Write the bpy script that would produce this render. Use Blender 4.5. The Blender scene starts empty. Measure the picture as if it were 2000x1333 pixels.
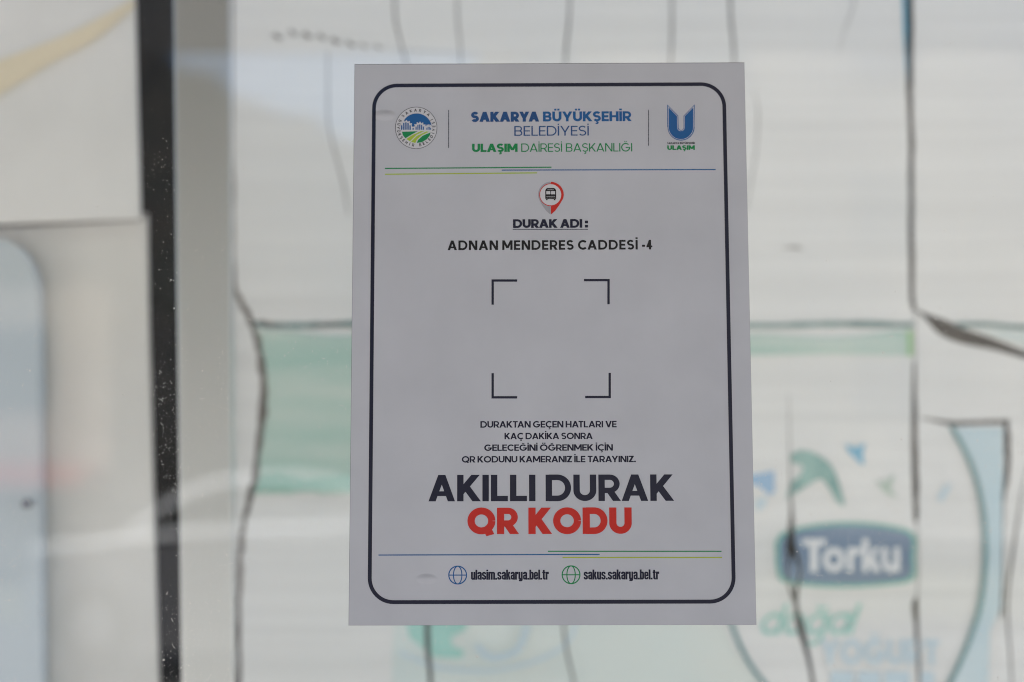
import bpy, math, random
from mathutils import Vector, Matrix
from mathutils.geometry import delaunay_2d_cdt

random.seed(7)
sc = bpy.context.scene
col = sc.collection
R = math.radians

# ------------------------------------------------------------------ camera
FPX, PW, PH = 50 / 36 * 2000, 2000, 1333
CAM = Vector((-0.01509, -0.74585, -0.08702))
RX, RY, RZ = math.pi / 2 + 0.11421, 0.00221, 0.00749
ROT = Matrix.Rotation(RZ, 3, 'Z') @ Matrix.Rotation(RY, 3, 'Y') @ Matrix.Rotation(RX, 3, 'X')
cd = bpy.data.cameras.new('camera')
cam = bpy.data.objects.new('camera', cd)
col.objects.link(cam)
cam.matrix_world = Matrix.Translation(CAM) @ ROT.to_4x4()
cd.lens, cd.sensor_width, cd.sensor_fit = 50, 36, 'HORIZONTAL'
cd.clip_start, cd.clip_end = 0.02, 2000
cd.dof.use_dof = True
cd.dof.focus_distance = 0.742
cd.dof.aperture_fstop = 3.9
sc.camera = cam

# ------------------------------------------------------------------ light
SUN_EL, SUN_AZ = R(58), R(-14)          # behind the poster wall, a little to the left
w = bpy.data.worlds.new('World')
sc.world = w
w.use_nodes = True
nt = w.node_tree
sky = nt.nodes.new('ShaderNodeTexSky')
sky.sky_type = 'NISHITA'
sky.sun_disc = False
sky.sun_elevation = SUN_EL
sky.sun_rotation = SUN_AZ
sky.dust_density = 2.0
sky.ozone_density = 0.9
nt.links.new(sky.outputs[0], nt.nodes['Background'].inputs[0])
nt.nodes['Background'].inputs[1].default_value = 0.12
sl = bpy.data.lights.new('sun', 'SUN')
sl.energy, sl.angle, sl.color = 3.0, R(0.5), (1.0, 0.95, 0.87)
so = bpy.data.objects.new('sun', sl)
col.objects.link(so)
sd = Vector((math.sin(SUN_AZ) * math.cos(SUN_EL), math.cos(SUN_AZ) * math.cos(SUN_EL), math.sin(SUN_EL)))
so.rotation_euler = sd.to_track_quat('Z', 'Y').to_euler()
so.location = (0, 6, 8)
vs = sc.view_settings
vs.view_transform, vs.look, vs.gamma, vs.use_curve_mapping = 'Standard', 'None', 1, False
vs.exposure = 2.13
sc.render.engine = 'CYCLES'
sc.cycles.use_denoising = True
sc.cycles.filter_width = 1.05
sc.cycles.max_bounces = 10
sc.cycles.transparent_max_bounces = 16
sc.cycles.caustics_reflective = False
sc.cycles.caustics_refractive = False

# ------------------------------------------------------------------ helpers
def P(px, py, Y):
    """The point at depth Y seen at photo pixel (px, py)."""
    d = ROT @ Vector(((px - PW / 2) / FPX, -(py - PH / 2) / FPX, -1))
    t = (Y - CAM.y) / d.y
    return CAM + d * t

def mat(name, rgb, rough=0.6, metal=0.0, var=0.0, scale=6.0, stretch=(1, 1, 1), coat=0.0,
        bump=0.0, bscale=300.0, spec=0.5, coat_rough=0.12, rgb2=None):
    m = bpy.data.materials.new(name)
    m.use_nodes = True
    n, l = m.node_tree.nodes, m.node_tree.links
    b = n['Principled BSDF']
    b.inputs['Base Color'].default_value = (*rgb, 1)
    b.inputs['Roughness'].default_value = rough
    b.inputs['Metallic'].default_value = metal
    b.inputs['Specular IOR Level'].default_value = spec
    b.inputs['Coat Weight'].default_value = coat
    b.inputs['Coat Roughness'].default_value = coat_rough
    geo = n.new('ShaderNodeNewGeometry')
    if var or rgb2:
        mp = n.new('ShaderNodeMapping')
        mp.inputs['Scale'].default_value = stretch
        l.new(geo.outputs['Position'], mp.inputs[0])
        no = n.new('ShaderNodeTexNoise')
        no.inputs['Scale'].default_value = scale
        no.inputs['Detail'].default_value = 5
        l.new(mp.outputs[0], no.inputs['Vector'])
        rp = n.new('ShaderNodeValToRGB')
        rp.color_ramp.elements[0].position = 0.3
        rp.color_ramp.elements[1].position = 0.7
        lo = rgb2 or tuple(c * (1 - var) for c in rgb)
        hi = rgb if rgb2 else tuple(min(1, c * (1 + var * 0.4)) for c in rgb)
        rp.color_ramp.elements[0].color = (*lo, 1)
        rp.color_ramp.elements[1].color = (*hi, 1)
        l.new(no.outputs[0], rp.inputs[0])
        l.new(rp.outputs[0], b.inputs['Base Color'])
    if bump:
        nb = n.new('ShaderNodeTexNoise')
        nb.inputs['Scale'].default_value = bscale
        nb.inputs['Detail'].default_value = 3
        l.new(geo.outputs['Position'], nb.inputs['Vector'])
        bp = n.new('ShaderNodeBump')
        bp.inputs['Strength'].default_value = 1
        bp.inputs['Distance'].default_value = bump
        l.new(nb.outputs[0], bp.inputs['Height'])
        l.new(bp.outputs[0], b.inputs['Normal'])
        l.new(bp.outputs[0], b.inputs['Coat Normal'])
    return m

def link(name, me, m, parent=None, label=None, cat=None, group=None, kind=None):
    o = bpy.data.objects.new(name, me)
    if me is not None and m is not None:
        for k in (m if isinstance(m, (list, tuple)) else [m]):
            me.materials.append(k)
    col.objects.link(o)
    if parent is not None:
        o.parent = parent
        p, t = parent, Vector((0, 0, 0))
        while p is not None:
            t += p.location
            p = p.parent
        o.location = -t
    tag(o, label, cat, group, kind)
    return o

def tag(o, label=None, cat=None, group=None, kind=None):
    for k, v in (('label', label), ('category', cat), ('group', group), ('kind', kind)):
        if v:
            o[k] = v
    return o

def thing(name, loc, label, cat, group=None):
    o = link(name, None, None, None, label, cat, group)
    o.location = loc
    return o

def quads(path, width):
    """Stroke a polyline: one quad per segment, mitred joints. width is a number or a list."""
    n = len(path)
    ws = width if isinstance(width, (list, tuple)) else [width] * n
    pts = [Vector(p) for p in path]
    L, Rr = [], []
    for i in range(n):
        a = (pts[i] - pts[i - 1]).normalized() if i else None
        b = (pts[i + 1] - pts[i]).normalized() if i < n - 1 else None
        a = a or b
        b = b or a
        t = (a + b)
        t = t.normalized() if t.length > 1e-6 else a
        nn = Vector((-t.y, t.x))
        k = max(0.4, nn.dot(Vector((-a.y, a.x))))
        L.append(pts[i] + nn * ws[i] / 2 / k)
        Rr.append(pts[i] - nn * ws[i] / 2 / k)
    return [[tuple(L[i]), tuple(Rr[i]), tuple(Rr[i + 1]), tuple(L[i + 1])] for i in range(n - 1)]

def ccw(p):
    a = sum(p[i][0] * p[(i + 1) % len(p)][1] - p[(i + 1) % len(p)][0] * p[i][1] for i in range(len(p)))
    return p if a > 0 else p[::-1]

def hull4(p):
    """Convex outline of a stroke segment (a sharp bend can fold a quad over itself)."""
    q = sorted(set(p))
    def half(it):
        o = []
        for a in it:
            while len(o) > 1 and (o[-1][0] - o[-2][0]) * (a[1] - o[-2][1]) - (o[-1][1] - o[-2][1]) * (a[0] - o[-2][0]) <= 1e-12:
                o.pop()
            o.append(a)
        return o[:-1]
    return half(q) + half(q[::-1])

def region(pos, neg=(), extra=(), eps=1e-5):
    """Union of the polygons pos minus the polygons neg, as triangles."""
    V, F = [], []
    for p in list(pos) + list(neg):
        p = hull4(p) if len(p) == 4 else ccw(p)
        if len(p) < 3:
            p = [(9e3, 9e3), (9e3 + 1, 9e3), (9e3, 9e3 + 1)]
        F.append(list(range(len(V), len(V) + len(p))))
        V += [Vector(q) for q in p]
    V += [Vector(q) for q in extra]
    npos = len(pos)
    v, e, f, ov, oe, of = delaunay_2d_cdt(V, [], F, 0, eps, True)
    tris = [t for t, ids in zip(f, of) if ids and any(i < npos for i in ids) and not any(i >= npos for i in ids)]
    used = sorted({i for t in tris for i in t})
    ix = {u: k for k, u in enumerate(used)}
    return [tuple(v[u]) for u in used], [tuple(ix[i] for i in t) for t in tris]

def mesh(name, verts, faces):
    me = bpy.data.meshes.new(name)
    me.from_pydata([tuple(v) for v in verts], [], faces)
    me.update()
    return me

def facing(verts, faces):
    """Orient faces so that they look towards the camera side (-Y)."""
    out = []
    for f in faces:
        a, b, c = (Vector(verts[i]) for i in f[:3])
        out.append(f if (b - a).cross(c - a).y < 0 else tuple(reversed(f)))
    return out

def solid(verts, faces, dy):
    """Give a sheet a thickness dy away from the camera."""
    n = len(verts)
    faces = facing(verts, faces)
    V = list(verts) + [(x, y + dy, z) for x, y, z in verts]
    F = list(faces) + [tuple(i + n for i in reversed(f)) for f in faces]
    cnt = {}
    for f in faces:
        for i in range(len(f)):
            e = (f[i], f[(i + 1) % len(f)])
            cnt[e] = 1
    for (a, b) in cnt:
        if (b, a) not in cnt:
            F.append((b, a, a + n, b + n))
    return V, F

def box(x0, x1, y0, y1, z0, z1):
    v = [(x, y, z) for x in (x0, x1) for y in (y0, y1) for z in (z0, z1)]
    f = [(0, 1, 3, 2), (4, 6, 7, 5), (0, 4, 5, 1), (2, 3, 7, 6), (0, 2, 6, 4), (1, 5, 7, 3)]
    return v, f

def arc(cx, cy, rx, ry, a0, a1, n=22):
    return [(cx + rx * math.cos(R(a0 + (a1 - a0) * i / n)), cy + ry * math.sin(R(a0 + (a1 - a0) * i / n))) for i in range(n + 1)]

def disc(cx, cy, r, n=48, ry=None):
    return arc(cx, cy, r, ry or r, 0, 360, n)[:-1]

def rect(x0, y0, x1, y1):
    return [(x0, y0), (x1, y0), (x1, y1), (x0, y1)]

def smooth(path, n=6):
    """Catmull-Rom through the points (tuples of any length)."""
    out = []
    for i in range(len(path) - 1):
        p0, p1, p2, p3 = path[max(i - 1, 0)], path[i], path[i + 1], path[min(i + 2, len(path) - 1)]
        for k in range(n):
            t = k / n
            out.append(tuple(0.5 * (2 * b + (c - a) * t + (2 * a - 5 * b + 4 * c - d) * t * t + (3 * b - a - 3 * c + d) * t ** 3)
                             for a, b, c, d in zip(p0, p1, p2, p3)))
    out.append(tuple(path[-1]))
    return out

# ------------------------------------------------------------------ lettering, drawn stroke by stroke
CACHE = {}

def glyph(c, w):
    if (c, w) in CACHE:
        return CACHE[(c, w)]
    h = w / 2
    pos, W = [], 0.6
    base = {'İ': 'I', 'Ş': 'S', 'Ç': 'C', 'Ğ': 'G', 'Ü': 'U', 'Ö': 'O'}.get(c, c)
    hb = w * 0.9
    if base == 'A':
        W, d = 0.80 + 0.6 * w, w * 1.12
        pos = [[(0, 0), (d, 0), (W / 2 + d / 2, 1), (W / 2 - d / 2, 1)], [(W - d, 0), (W, 0), (W / 2 + d / 2, 1), (W / 2 - d / 2, 1)]]
        y0, y1 = 0.2, 0.2 + w * 0.8
        xl = lambda y: d / 2 + (W / 2 - d / 2) * y
        pos.append([(xl(y0), y0), (W - xl(y0), y0), (W - xl(y1), y1), (xl(y1), y1)])
    elif base in 'BR':
        W = 0.68 + 0.36 * w
        pos = [rect(0, 0, w, 1)]
        ym = 0.5 if base == 'B' else 0.40
        ry = (1 - hb / 2 - ym) / 2
        r1 = W - h - (0.03 if base == 'B' else 0)
        pos += quads([(h, 1 - hb / 2)] + arc(r1 - ry, 1 - hb / 2 - ry, ry, ry, 90, -90, 14) + [(h, ym)], hb)
        if base == 'B':
            ry = (ym - hb / 2) / 2
            pos += quads([(h, ym)] + arc(W - h - ry, ym - ry, ry, ry, 90, -90, 14) + [(h, hb / 2)], hb)
        else:
            d = w * 1.25
            pos.append([(W - d + 0.03, 0), (W + 0.03, 0), (W * 0.68, 0.42), (W * 0.68 - d, 0.42)])
    elif base in 'CGOQ':
        W = 1.02 if base in 'OQ' else 0.86
        cx, rx, ry = 0.5, 0.5 - h, 0.51 - h
        if base in 'OQ':
            cx, rx = W / 2, W / 2 - h
            pos = quads(arc(cx, 0.5, rx, ry, 0, 360, 40), w)
            if base == 'Q':
                d = w * 1.15
                pos.append([(0.50, 0.25), (0.52 + d, 0.33), (W - 0.04, -0.0), (W - d - 0.02, -0.08)])
        elif base == 'C':
            pos = quads(arc(cx, 0.5, rx, ry, 45, 315, 30), w)
        else:
            pos = quads(arc(cx, 0.5, rx, ry, 45, 358, 34), w) + [rect(cx, 0.5 - hb * 0.75, cx + rx + h, 0.5 + hb * 0.2)]
            W = 1.0
    elif base == 'D':
        W = 0.84 + 0.28 * w
        r = 0.5 - hb / 2
        pos = [rect(0, 0, w, 1)] + quads([(h, 1 - hb / 2)] + arc(W - h - r * 0.95, 0.5, r * 0.95, r, 90, -90, 22) + [(h, hb / 2)], w * 0.95)
    elif base == 'E':
        W = 0.56 + 0.3 * w
        pos = [rect(0, 0, w, 1), rect(h, 0, W, hb), rect(h, 1 - hb, W, 1), rect(h, 0.5 - hb / 2, W - 0.04, 0.5 + hb / 2)]
    elif base == 'H':
        W = 0.74 + 0.3 * w
        pos = [rect(0, 0, w, 1), rect(W - w, 0, W, 1), rect(h, 0.5 - hb / 2, W - h, 0.5 + hb / 2)]
    elif base in 'Iı':
        W = w
        pos = [rect(0, 0, w, 1)]
    elif base == 'K':
        W, d = 0.66 + 0.7 * w, w * 1.32
        x0, y0 = w * 0.9, 0.24
        m = (1 - y0) / (W - 0.02 - x0)
        pos = [rect(0, 0, w, 1), [(x0, y0), (W - 0.02, 1), (W - 0.02 - d, 1), (x0, y0 + m * d)]]
        y1 = 0.56
        xl = x0 + (y1 - y0) / m
        pos.append([(W - d + 0.02, 0), (W + 0.02, 0), (xl, y1), (xl - d, y1)])
    elif base == 'L':
        W = 0.53 + 0.3 * w
        pos = [rect(0, 0, w, 1), rect(h, 0, W, hb)]
    elif base == 'M':
        W, d = 0.90 + 0.55 * w, w * 1.12
        y = 0.2
        pos = [rect(0, 0, w, 1), rect(W - w, 0, W, 1), [(0, 1), (d, 1), (W / 2 + d / 2, y), (W / 2 - d / 2, y)],
               [(W, 1), (W - d, 1), (W / 2 - d / 2, y), (W / 2 + d / 2, y)]]
    elif base == 'N':
        W, d = 0.76 + 0.36 * w, w * 1.2
        pos = [rect(0, 0, w, 1), rect(W - w, 0, W, 1), [(0, 1), (d, 1), (W, 0), (W - d, 0)]]
    elif base == 'S':
        W = 0.62 + 0.4 * w
        ry = (1.02 - hb) / 4
        rx = W / 2 - h
        pos = quads(arc(W / 2, 1.01 - hb / 2 - ry, rx, ry, 28, 270, 20) + arc(W / 2, hb / 2 + ry - 0.01, rx, ry, 90, -152, 20)[1:], w * 0.94)
    elif base == 'T':
        W = 0.62 + 0.25 * w
        pos = [rect(0, 1 - hb, W, 1), rect(W / 2 - h, 0, W / 2 + h, 1 - h)]
    elif base == 'U':
        W = 0.74 + 0.3 * w
        r = W / 2 - h
        pos = quads([(h, 1)] + arc(W / 2, r + h, r, r, 180, 360, 20) + [(W - h, 1)], w)
    elif base in 'VY':
        W, d = 0.78 + 0.5 * w, w * 1.12
        y = 0 if base == 'V' else 0.36
        pos = [[(0, 1), (d, 1), (W / 2 + d / 2, y), (W / 2 - d / 2, y)], [(W, 1), (W - d, 1), (W / 2 - d / 2, y), (W / 2 + d / 2, y)]]
        if base == 'Y':
            pos.append(rect(W / 2 - h, 0, W / 2 + h, 0.42))
    elif base == 'Z':
        W, d = 0.62 + 0.3 * w, w * 1.35
        pos = [rect(0, 0, W, hb), rect(0, 1 - hb, W, 1), [(0, hb * 0.5), (d, hb * 0.5), (W, 1 - hb * 0.5), (W - d, 1 - hb * 0.5)]]
    elif base == '4':
        W = 0.58
        pos = [rect(0.46 - w, 0, 0.46, 1), rect(0, 0.22, W, 0.22 + w * 0.9)] + [[(0, 0.3), (w * 1.15, 0.3), (0.46, 0.9), (0.46, 1), (0.46 - w, 1)]]
    elif base == '-':
        W = 0.3
        pos = [rect(0, 0.28, W, 0.28 + w)]
    elif base == '.':
        W = w * 1.1
        pos = [rect(0, 0, W, W)]
    elif base == ':':
        W = w * 1.2
        pos = [rect(0, 0.02, W, 0.02 + W), rect(0, 0.5, W, 0.5 + W)]
    cx = W / 2
    if c == 'İ':
        pos.append(rect(0, 1.1, w, 1.1 + min(w, 0.17)))
    if c in 'ÜÖ':
        q = min(w * 0.95, 0.2)
        pos += [rect(cx - q * 1.15, 1.1, cx - q * 0.2, 1.1 + q * 0.9), rect(cx + q * 0.2, 1.1, cx + q * 1.15, 1.1 + q * 0.9)]
    if c in 'ŞÇ':
        if c == 'Ç':
            cx = 0.52
        pos += quads([(cx, 0.06), (cx - 0.01, -0.07), (cx + 0.09, -0.12), (cx + 0.05, -0.22), (cx - 0.12, -0.23)], max(0.08, w * 0.5))
    if c == 'Ğ':
        pos += quads(arc(0.5, 1.27, 0.15, 0.14, 195, 345, 10), max(0.07, w * 0.5))
    r = region(pos) if pos else ([], [])
    CACHE[(c, w)] = (r, W)
    return CACHE[(c, w)]

def low(c, w):
    """Heavy condensed lower case, x-height 1."""
    key = ('low', c, w)
    if key in CACHE:
        return CACHE[key]
    h, W = w / 2, 0.52
    k = 0.07
    rr = lambda *p: list(p)
    pos = []
    if c == 'u':
        pos = quads([(h, 1), (h, h + k), (h + k, h), (W - h, h)], w) + [rect(W - w, 0, W, 1)]
    elif c == 'l':
        W = w; pos = [rect(0, 0, w, 1.27)]
    elif c == 'i':
        W = w; pos = [rect(0, 0, w, 1), rect(0, 1.08, w, 1.27)]
    elif c == 'a':
        pos = quads([(h, 0.7), (h, 1 - h - k), (h + k, 1 - h), (W - h - k, 1 - h), (W - h, 1 - h - k), (W - h, 0)], w)
        pos += quads([(W - h, 0.55), (h + k, 0.53), (h, 0.46), (h, h + k), (h + k, h), (W - h, h + 0.03)], w * 0.85)
    elif c == 's':
        pos = quads([(W - h, 0.68), (W - h, 1 - h - k), (W - h - k, 1 - h), (h + k, 1 - h), (h, 1 - h - k), (h, 0.62), (W - h, 0.40),
                     (W - h, h + k), (W - h - k, h), (h + k, h), (h, h + k), (h, 0.34)], w * 0.9)
    elif c == 'm':
        W = 0.82
        pos = [rect(0, 0, w, 1), rect(W / 2 - h, 0, W / 2 + h, 0.9)] + quads([(h, 1 - h), (W - h - k, 1 - h), (W - h, 1 - h - k), (W - h, 0)], w)
    elif c == 'k':
        d = w * 1.1
        pos = [rect(0, 0, w, 1.27), [(w * 0.8, 0.4), (W - d, 1), (W, 1), (w + 0.08, 0.36)], [(W - d + 0.02, 0), (W + 0.02, 0), (w + 0.16, 0.62), (w, 0.5)]]
    elif c == 'r':
        W = 0.40; pos = [rect(0, 0, w, 1)] + quads([(h, 0.86), (h + 0.08, 1 - h), (W, 1 - h)], w) + [rect(W - w * 0.8, 0.7, W, 0.95)]
    elif c == 'y':
        pos = quads([(h, 1), (h, h + k), (h + k, h), (W - h, h)], w) + quads([(W - h, 1), (W - h, -0.03), (W - h - k, -0.1), (0.04, -0.1)], w * 0.9)
    elif c == 'b':
        pos = [rect(0, 0, w, 1.27)] + quads([(h, 1 - h), (W - h - k, 1 - h), (W - h, 1 - h - k), (W - h, h + k), (W - h - k, h), (h, h)], w)
    elif c == 'e':
        pos = quads([(W - h, 0.32), (W - h, h + k), (W - h - k, h), (h + k, h), (h, h + k), (h, 1 - h - k), (h + k, 1 - h), (W - h - k, 1 - h),
                     (W - h, 1 - h - k), (W - h, 0.5), (h, 0.5)], w * 0.9)
    elif c == 't':
        W = 0.38; pos = quads([(0.07 + h, 1.22), (0.07 + h, h + k), (0.07 + h + k, h), (W, h)], w) + [rect(0, 1 - w * 0.8, W, 1)]
    elif c == '.':
        W = w; pos = [rect(0, 0, w, w)]
    CACHE[key] = (region(pos), W)
    return CACHE[key]

def book(c, w):
    """Round lower case for the poster prints, cap height 1."""
    key = ('book', c, w)
    if key in CACHE:
        return CACHE[key]
    h, x = w / 2, 0.74
    r = x / 2 - h
    W = x
    pos = []
    ring = quads(arc(x / 2, x / 2, r, r, 0, 360, 30), w)
    if c == 'o':
        pos = ring
    elif c == 'r':
        W = 0.42; pos = [rect(0, 0, w, x)] + quads(arc(h + 0.24, x - h - 0.22, 0.24, 0.22, 180, 60, 10), w)
    elif c == 'k':
        W = 0.56; pos = [rect(0, 0, w, 1), [(w * .9, 0.26), (W - w * 1.1, x), (W + .02, x), (w * .9, 0.1)], [(W - w * 1.1 + .02, 0), (W + .05, 0), (w + .2, .45), (w + .02, .36)]]
    elif c == 'u':
        W = 0.6; pos = quads([(h, x)] + arc(W / 2, W / 2, W / 2 - h, W / 2 - h, 180, 360, 16) + [(W - h, x)], w) + [rect(W - w, 0, W, x)]
    elif c in 'ağ':
        pos = ring + [rect(x - w, 0, x, x)]
        if c == 'ğ':
            pos = ring + quads([(x - h, x), (x - h, -0.1)] + arc(x / 2, -0.1, r, 0.2, 0, -150, 12)[1:], w) + quads(arc(x / 2, x + 0.28, 0.17, 0.16, 195, 345, 8), w * 0.7)
    elif c == 'd':
        pos = ring + [rect(x - w, 0, x, 1.05)]
    elif c == 'l':
        W = w; pos = [rect(0, 0, w, 1.05)]
    CACHE[key] = (region(pos), W)
    return CACHE[key]

def layout(runs, gap=0.07, space=0.26, font=glyph):
    space += 0.10
    """runs: list of (text, weight). Returns verts, tris in cap-height units from x=0, and the width."""
    V, F, x, first = [], [], 0.0, True
    kern = {('A', 'Y'): -.1, ('Y', 'A'): -.1, ('T', 'A'): -.1, ('A', 'T'): -.08, ('R', 'Y'): -.03, ('L', 'A'): .0, ('V', 'E'): -.02, ('K', 'A'): -.03, ('R', 'A'): -.02,
            ('A', 'V'): -.1, ('T', 'L'): 0, ('F', 'A'): -.08, ('D', 'A'): -.03, ('C', 'A'): -.06, ('Ç', 'A'): -.04, ('L', 'I'): 0.0}
    prev = None
    for text, wt in runs:
        for c in text:
            if c == ' ':
                x += space; prev = None
                continue
            (gv, gf), W = font(c, wt)
            if prev is not None:
                x += gap + kern.get((prev, c), 0)
            n = len(V)
            V += [(vx + x, vy) for vx, vy in gv]
            F += [tuple(i + n for i in t) for t in gf]
            x += W
            prev = c
    return V, F, x

# ================================================================== materials
M = {}
M['paper'] = mat('poster_paper', (0.80, 0.79, 0.77), 0.55, var=0.07, scale=5, stretch=(0.35, 1, 20), bump=0.0006, bscale=18)
M['paper_white'] = mat('panel_paint', (0.74, 0.72, 0.69), 0.4, var=0.13, scale=5.0)
M['cabinet'] = mat('cabinet_plate', (0.52, 0.58, 0.63), 0.35, var=0.08, scale=4, stretch=(1, 1, 2))
M['cavity'] = mat('cavity_brown', (0.27, 0.24, 0.22), 0.8, var=0.4, scale=20)
M['rubber'] = mat('black_rubber', (0.012, 0.012, 0.013), 0.85, var=0.3, scale=15, spec=0.08)
M['alu'] = mat('brushed_aluminium', (0.52, 0.52, 0.52), 0.36, metal=1.0, bump=0.00002, bscale=60)
M['teal_band'] = mat('teal_print', (0.40, 0.585, 0.515), 0.55, scale=16, stretch=(0.3, 1, 2.2), rgb2=(0.63, 0.705, 0.635))
M['teal_line'] = mat('teal_line_print', (0.10, 0.20, 0.20), 0.55, scale=22, stretch=(1, 1, .3), rgb2=(0.26, 0.38, 0.37))
M['lime_edge'] = mat('lime_print', (0.34, 0.58, 0.28), 0.55)
M['bowl_line'] = mat('bowl_line_print', (0.17, 0.33, 0.34), 0.55, var=0.2, scale=20)
M['bowl_blue'] = mat('pale_blue_print', (0.66, 0.745, 0.77), 0.55, scale=14, rgb2=(0.50, 0.65, 0.71))
M['bird_teal'] = mat('bird_teal_print', (0.10, 0.27, 0.26), 0.55, scale=40, rgb2=(0.34, 0.54, 0.49))
M['bird_blue'] = mat('bird_blue_print', (0.20, 0.48, 0.66), 0.55)
M['wing_blue'] = mat('wing_blue_print', (0.32, 0.50, 0.70), 0.55)
M['bird_pale'] = mat('bird_pale_print', (0.48, 0.58, 0.50), 0.55)
M['badge_edge'] = mat('badge_edge_print', (0.18, 0.46, 0.40), 0.5)
M['badge_blue'] = mat('badge_blue_print', (0.19, 0.27, 0.385), 0.5, var=0.15, scale=12)
M['white_ink'] = mat('white_print', (0.82, 0.82, 0.82), 0.5)
M['script_teal'] = mat('script_teal_print', (0.36, 0.65, 0.58), 0.55)
M['yog_blue'] = mat('yogurt_blue_print', (0.58, 0.70, 0.765), 0.55)
M['tan'] = mat('tan_print', (0.74, 0.64, 0.47), 0.5, var=0.1, scale=8)
M['pale_teal'] = mat('pale_teal_print', (0.66, 0.74, 0.72), 0.55, scale=10, rgb2=(0.72, 0.75, 0.70))
M['cyan_edge'] = mat('cyan_print', (0.14, 0.40, 0.54), 0.5)
M['screw'] = mat('dark_screw', (0.16, 0.16, 0.20), 0.4)

def sticker_mat(name, rgb, rough=0.45, spec=0.16, var=0.0):
    """Semi-gloss laminate: fine woven ripple, two trapped air bubbles."""
    m = mat(name, rgb, rough, spec=spec, coat=0.14, coat_rough=0.10, var=var, scale=28)
    n, l = m.node_tree.nodes, m.node_tree.links
    geo = n.new('ShaderNodeNewGeometry')
    acc = None
    def add(a, b):
        if a is None:
            return b
        q = n.new('ShaderNodeMath'); q.operation = 'ADD'
        l.new(a, q.inputs[0]); l.new(b, q.inputs[1])
        return q.outputs[0]
    for scl, amp in ((900, 0.000012), (60, 0.00008), (14, 0.0004)):
        no = n.new('ShaderNodeTexNoise')
        no.inputs['Scale'].default_value = scl
        no.inputs['Detail'].default_value = 2
        l.new(geo.outputs['Position'], no.inputs['Vector'])
        q = n.new('ShaderNodeMath'); q.operation = 'MULTIPLY'
        l.new(no.outputs[0], q.inputs[0]); q.inputs[1].default_value = amp
        acc = add(acc, q.outputs[0])
    for (px, py, rx, rz, hgt) in ((752, 226, 0.0070, 0.0034, 0.0008), (833, 1131, 0.0064, 0.0030, 0.0008)):
        c = P(px, py, 0)
        v = n.new('ShaderNodeVectorMath'); v.operation = 'SUBTRACT'
        l.new(geo.outputs['Position'], v.inputs[0]); v.inputs[1].default_value = (c.x, 0, c.z)
        s = n.new('ShaderNodeVectorMath'); s.operation = 'MULTIPLY'
        l.new(v.outputs[0], s.inputs[0]); s.inputs[1].default_value = (1 / rx, 0, 1 / rz)
        ln = n.new('ShaderNodeVectorMath'); ln.operation = 'LENGTH'
        l.new(s.outputs[0], ln.inputs[0])
        mr = n.new('ShaderNodeMapRange'); mr.interpolation_type = 'SMOOTHSTEP'
        mr.inputs['From Min'].default_value = 1; mr.inputs['From Max'].default_value = 0.1
        mr.inputs['To Min'].default_value = 0; mr.inputs['To Max'].default_value = hgt
        l.new(ln.outputs['Value'], mr.inputs['Value'])
        acc = add(acc, mr.outputs[0])
    bp = n.new('ShaderNodeBump')
    bp.inputs['Distance'].default_value = 1
    bp.inputs['Strength'].default_value = 1
    l.new(acc, bp.inputs['Height'])
    b = n['Principled BSDF']
    l.new(bp.outputs[0], b.inputs['Normal'])
    l.new(bp.outputs[0], b.inputs['Coat Normal'])
    return m

S_BASE = 0.385
M['vinyl'] = sticker_mat('sticker_vinyl', (S_BASE, S_BASE * 1.02, S_BASE * 1.10), var=0.06)
M['vinyl_white'] = sticker_mat('sticker_white', (0.45, 0.45, 0.47))
M['navy'] = sticker_mat('ink_navy', (0.007, 0.008, 0.022))
M['black'] = sticker_mat('ink_black', (0.005, 0.005, 0.006))
M['blue'] = sticker_mat('ink_blue', (0.008, 0.075, 0.22))
M['blue2'] = sticker_mat('ink_dark_blue', (0.010, 0.052, 0.16))
M['green'] = sticker_mat('ink_green', (0.006, 0.17, 0.05))
M['lime'] = sticker_mat('ink_lime', (0.28, 0.38, 0.035))
M['red'] = sticker_mat('ink_red', (0.40, 0.016, 0.010))
M['greyink'] = sticker_mat('ink_grey', (0.26, 0.26, 0.28))

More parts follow.
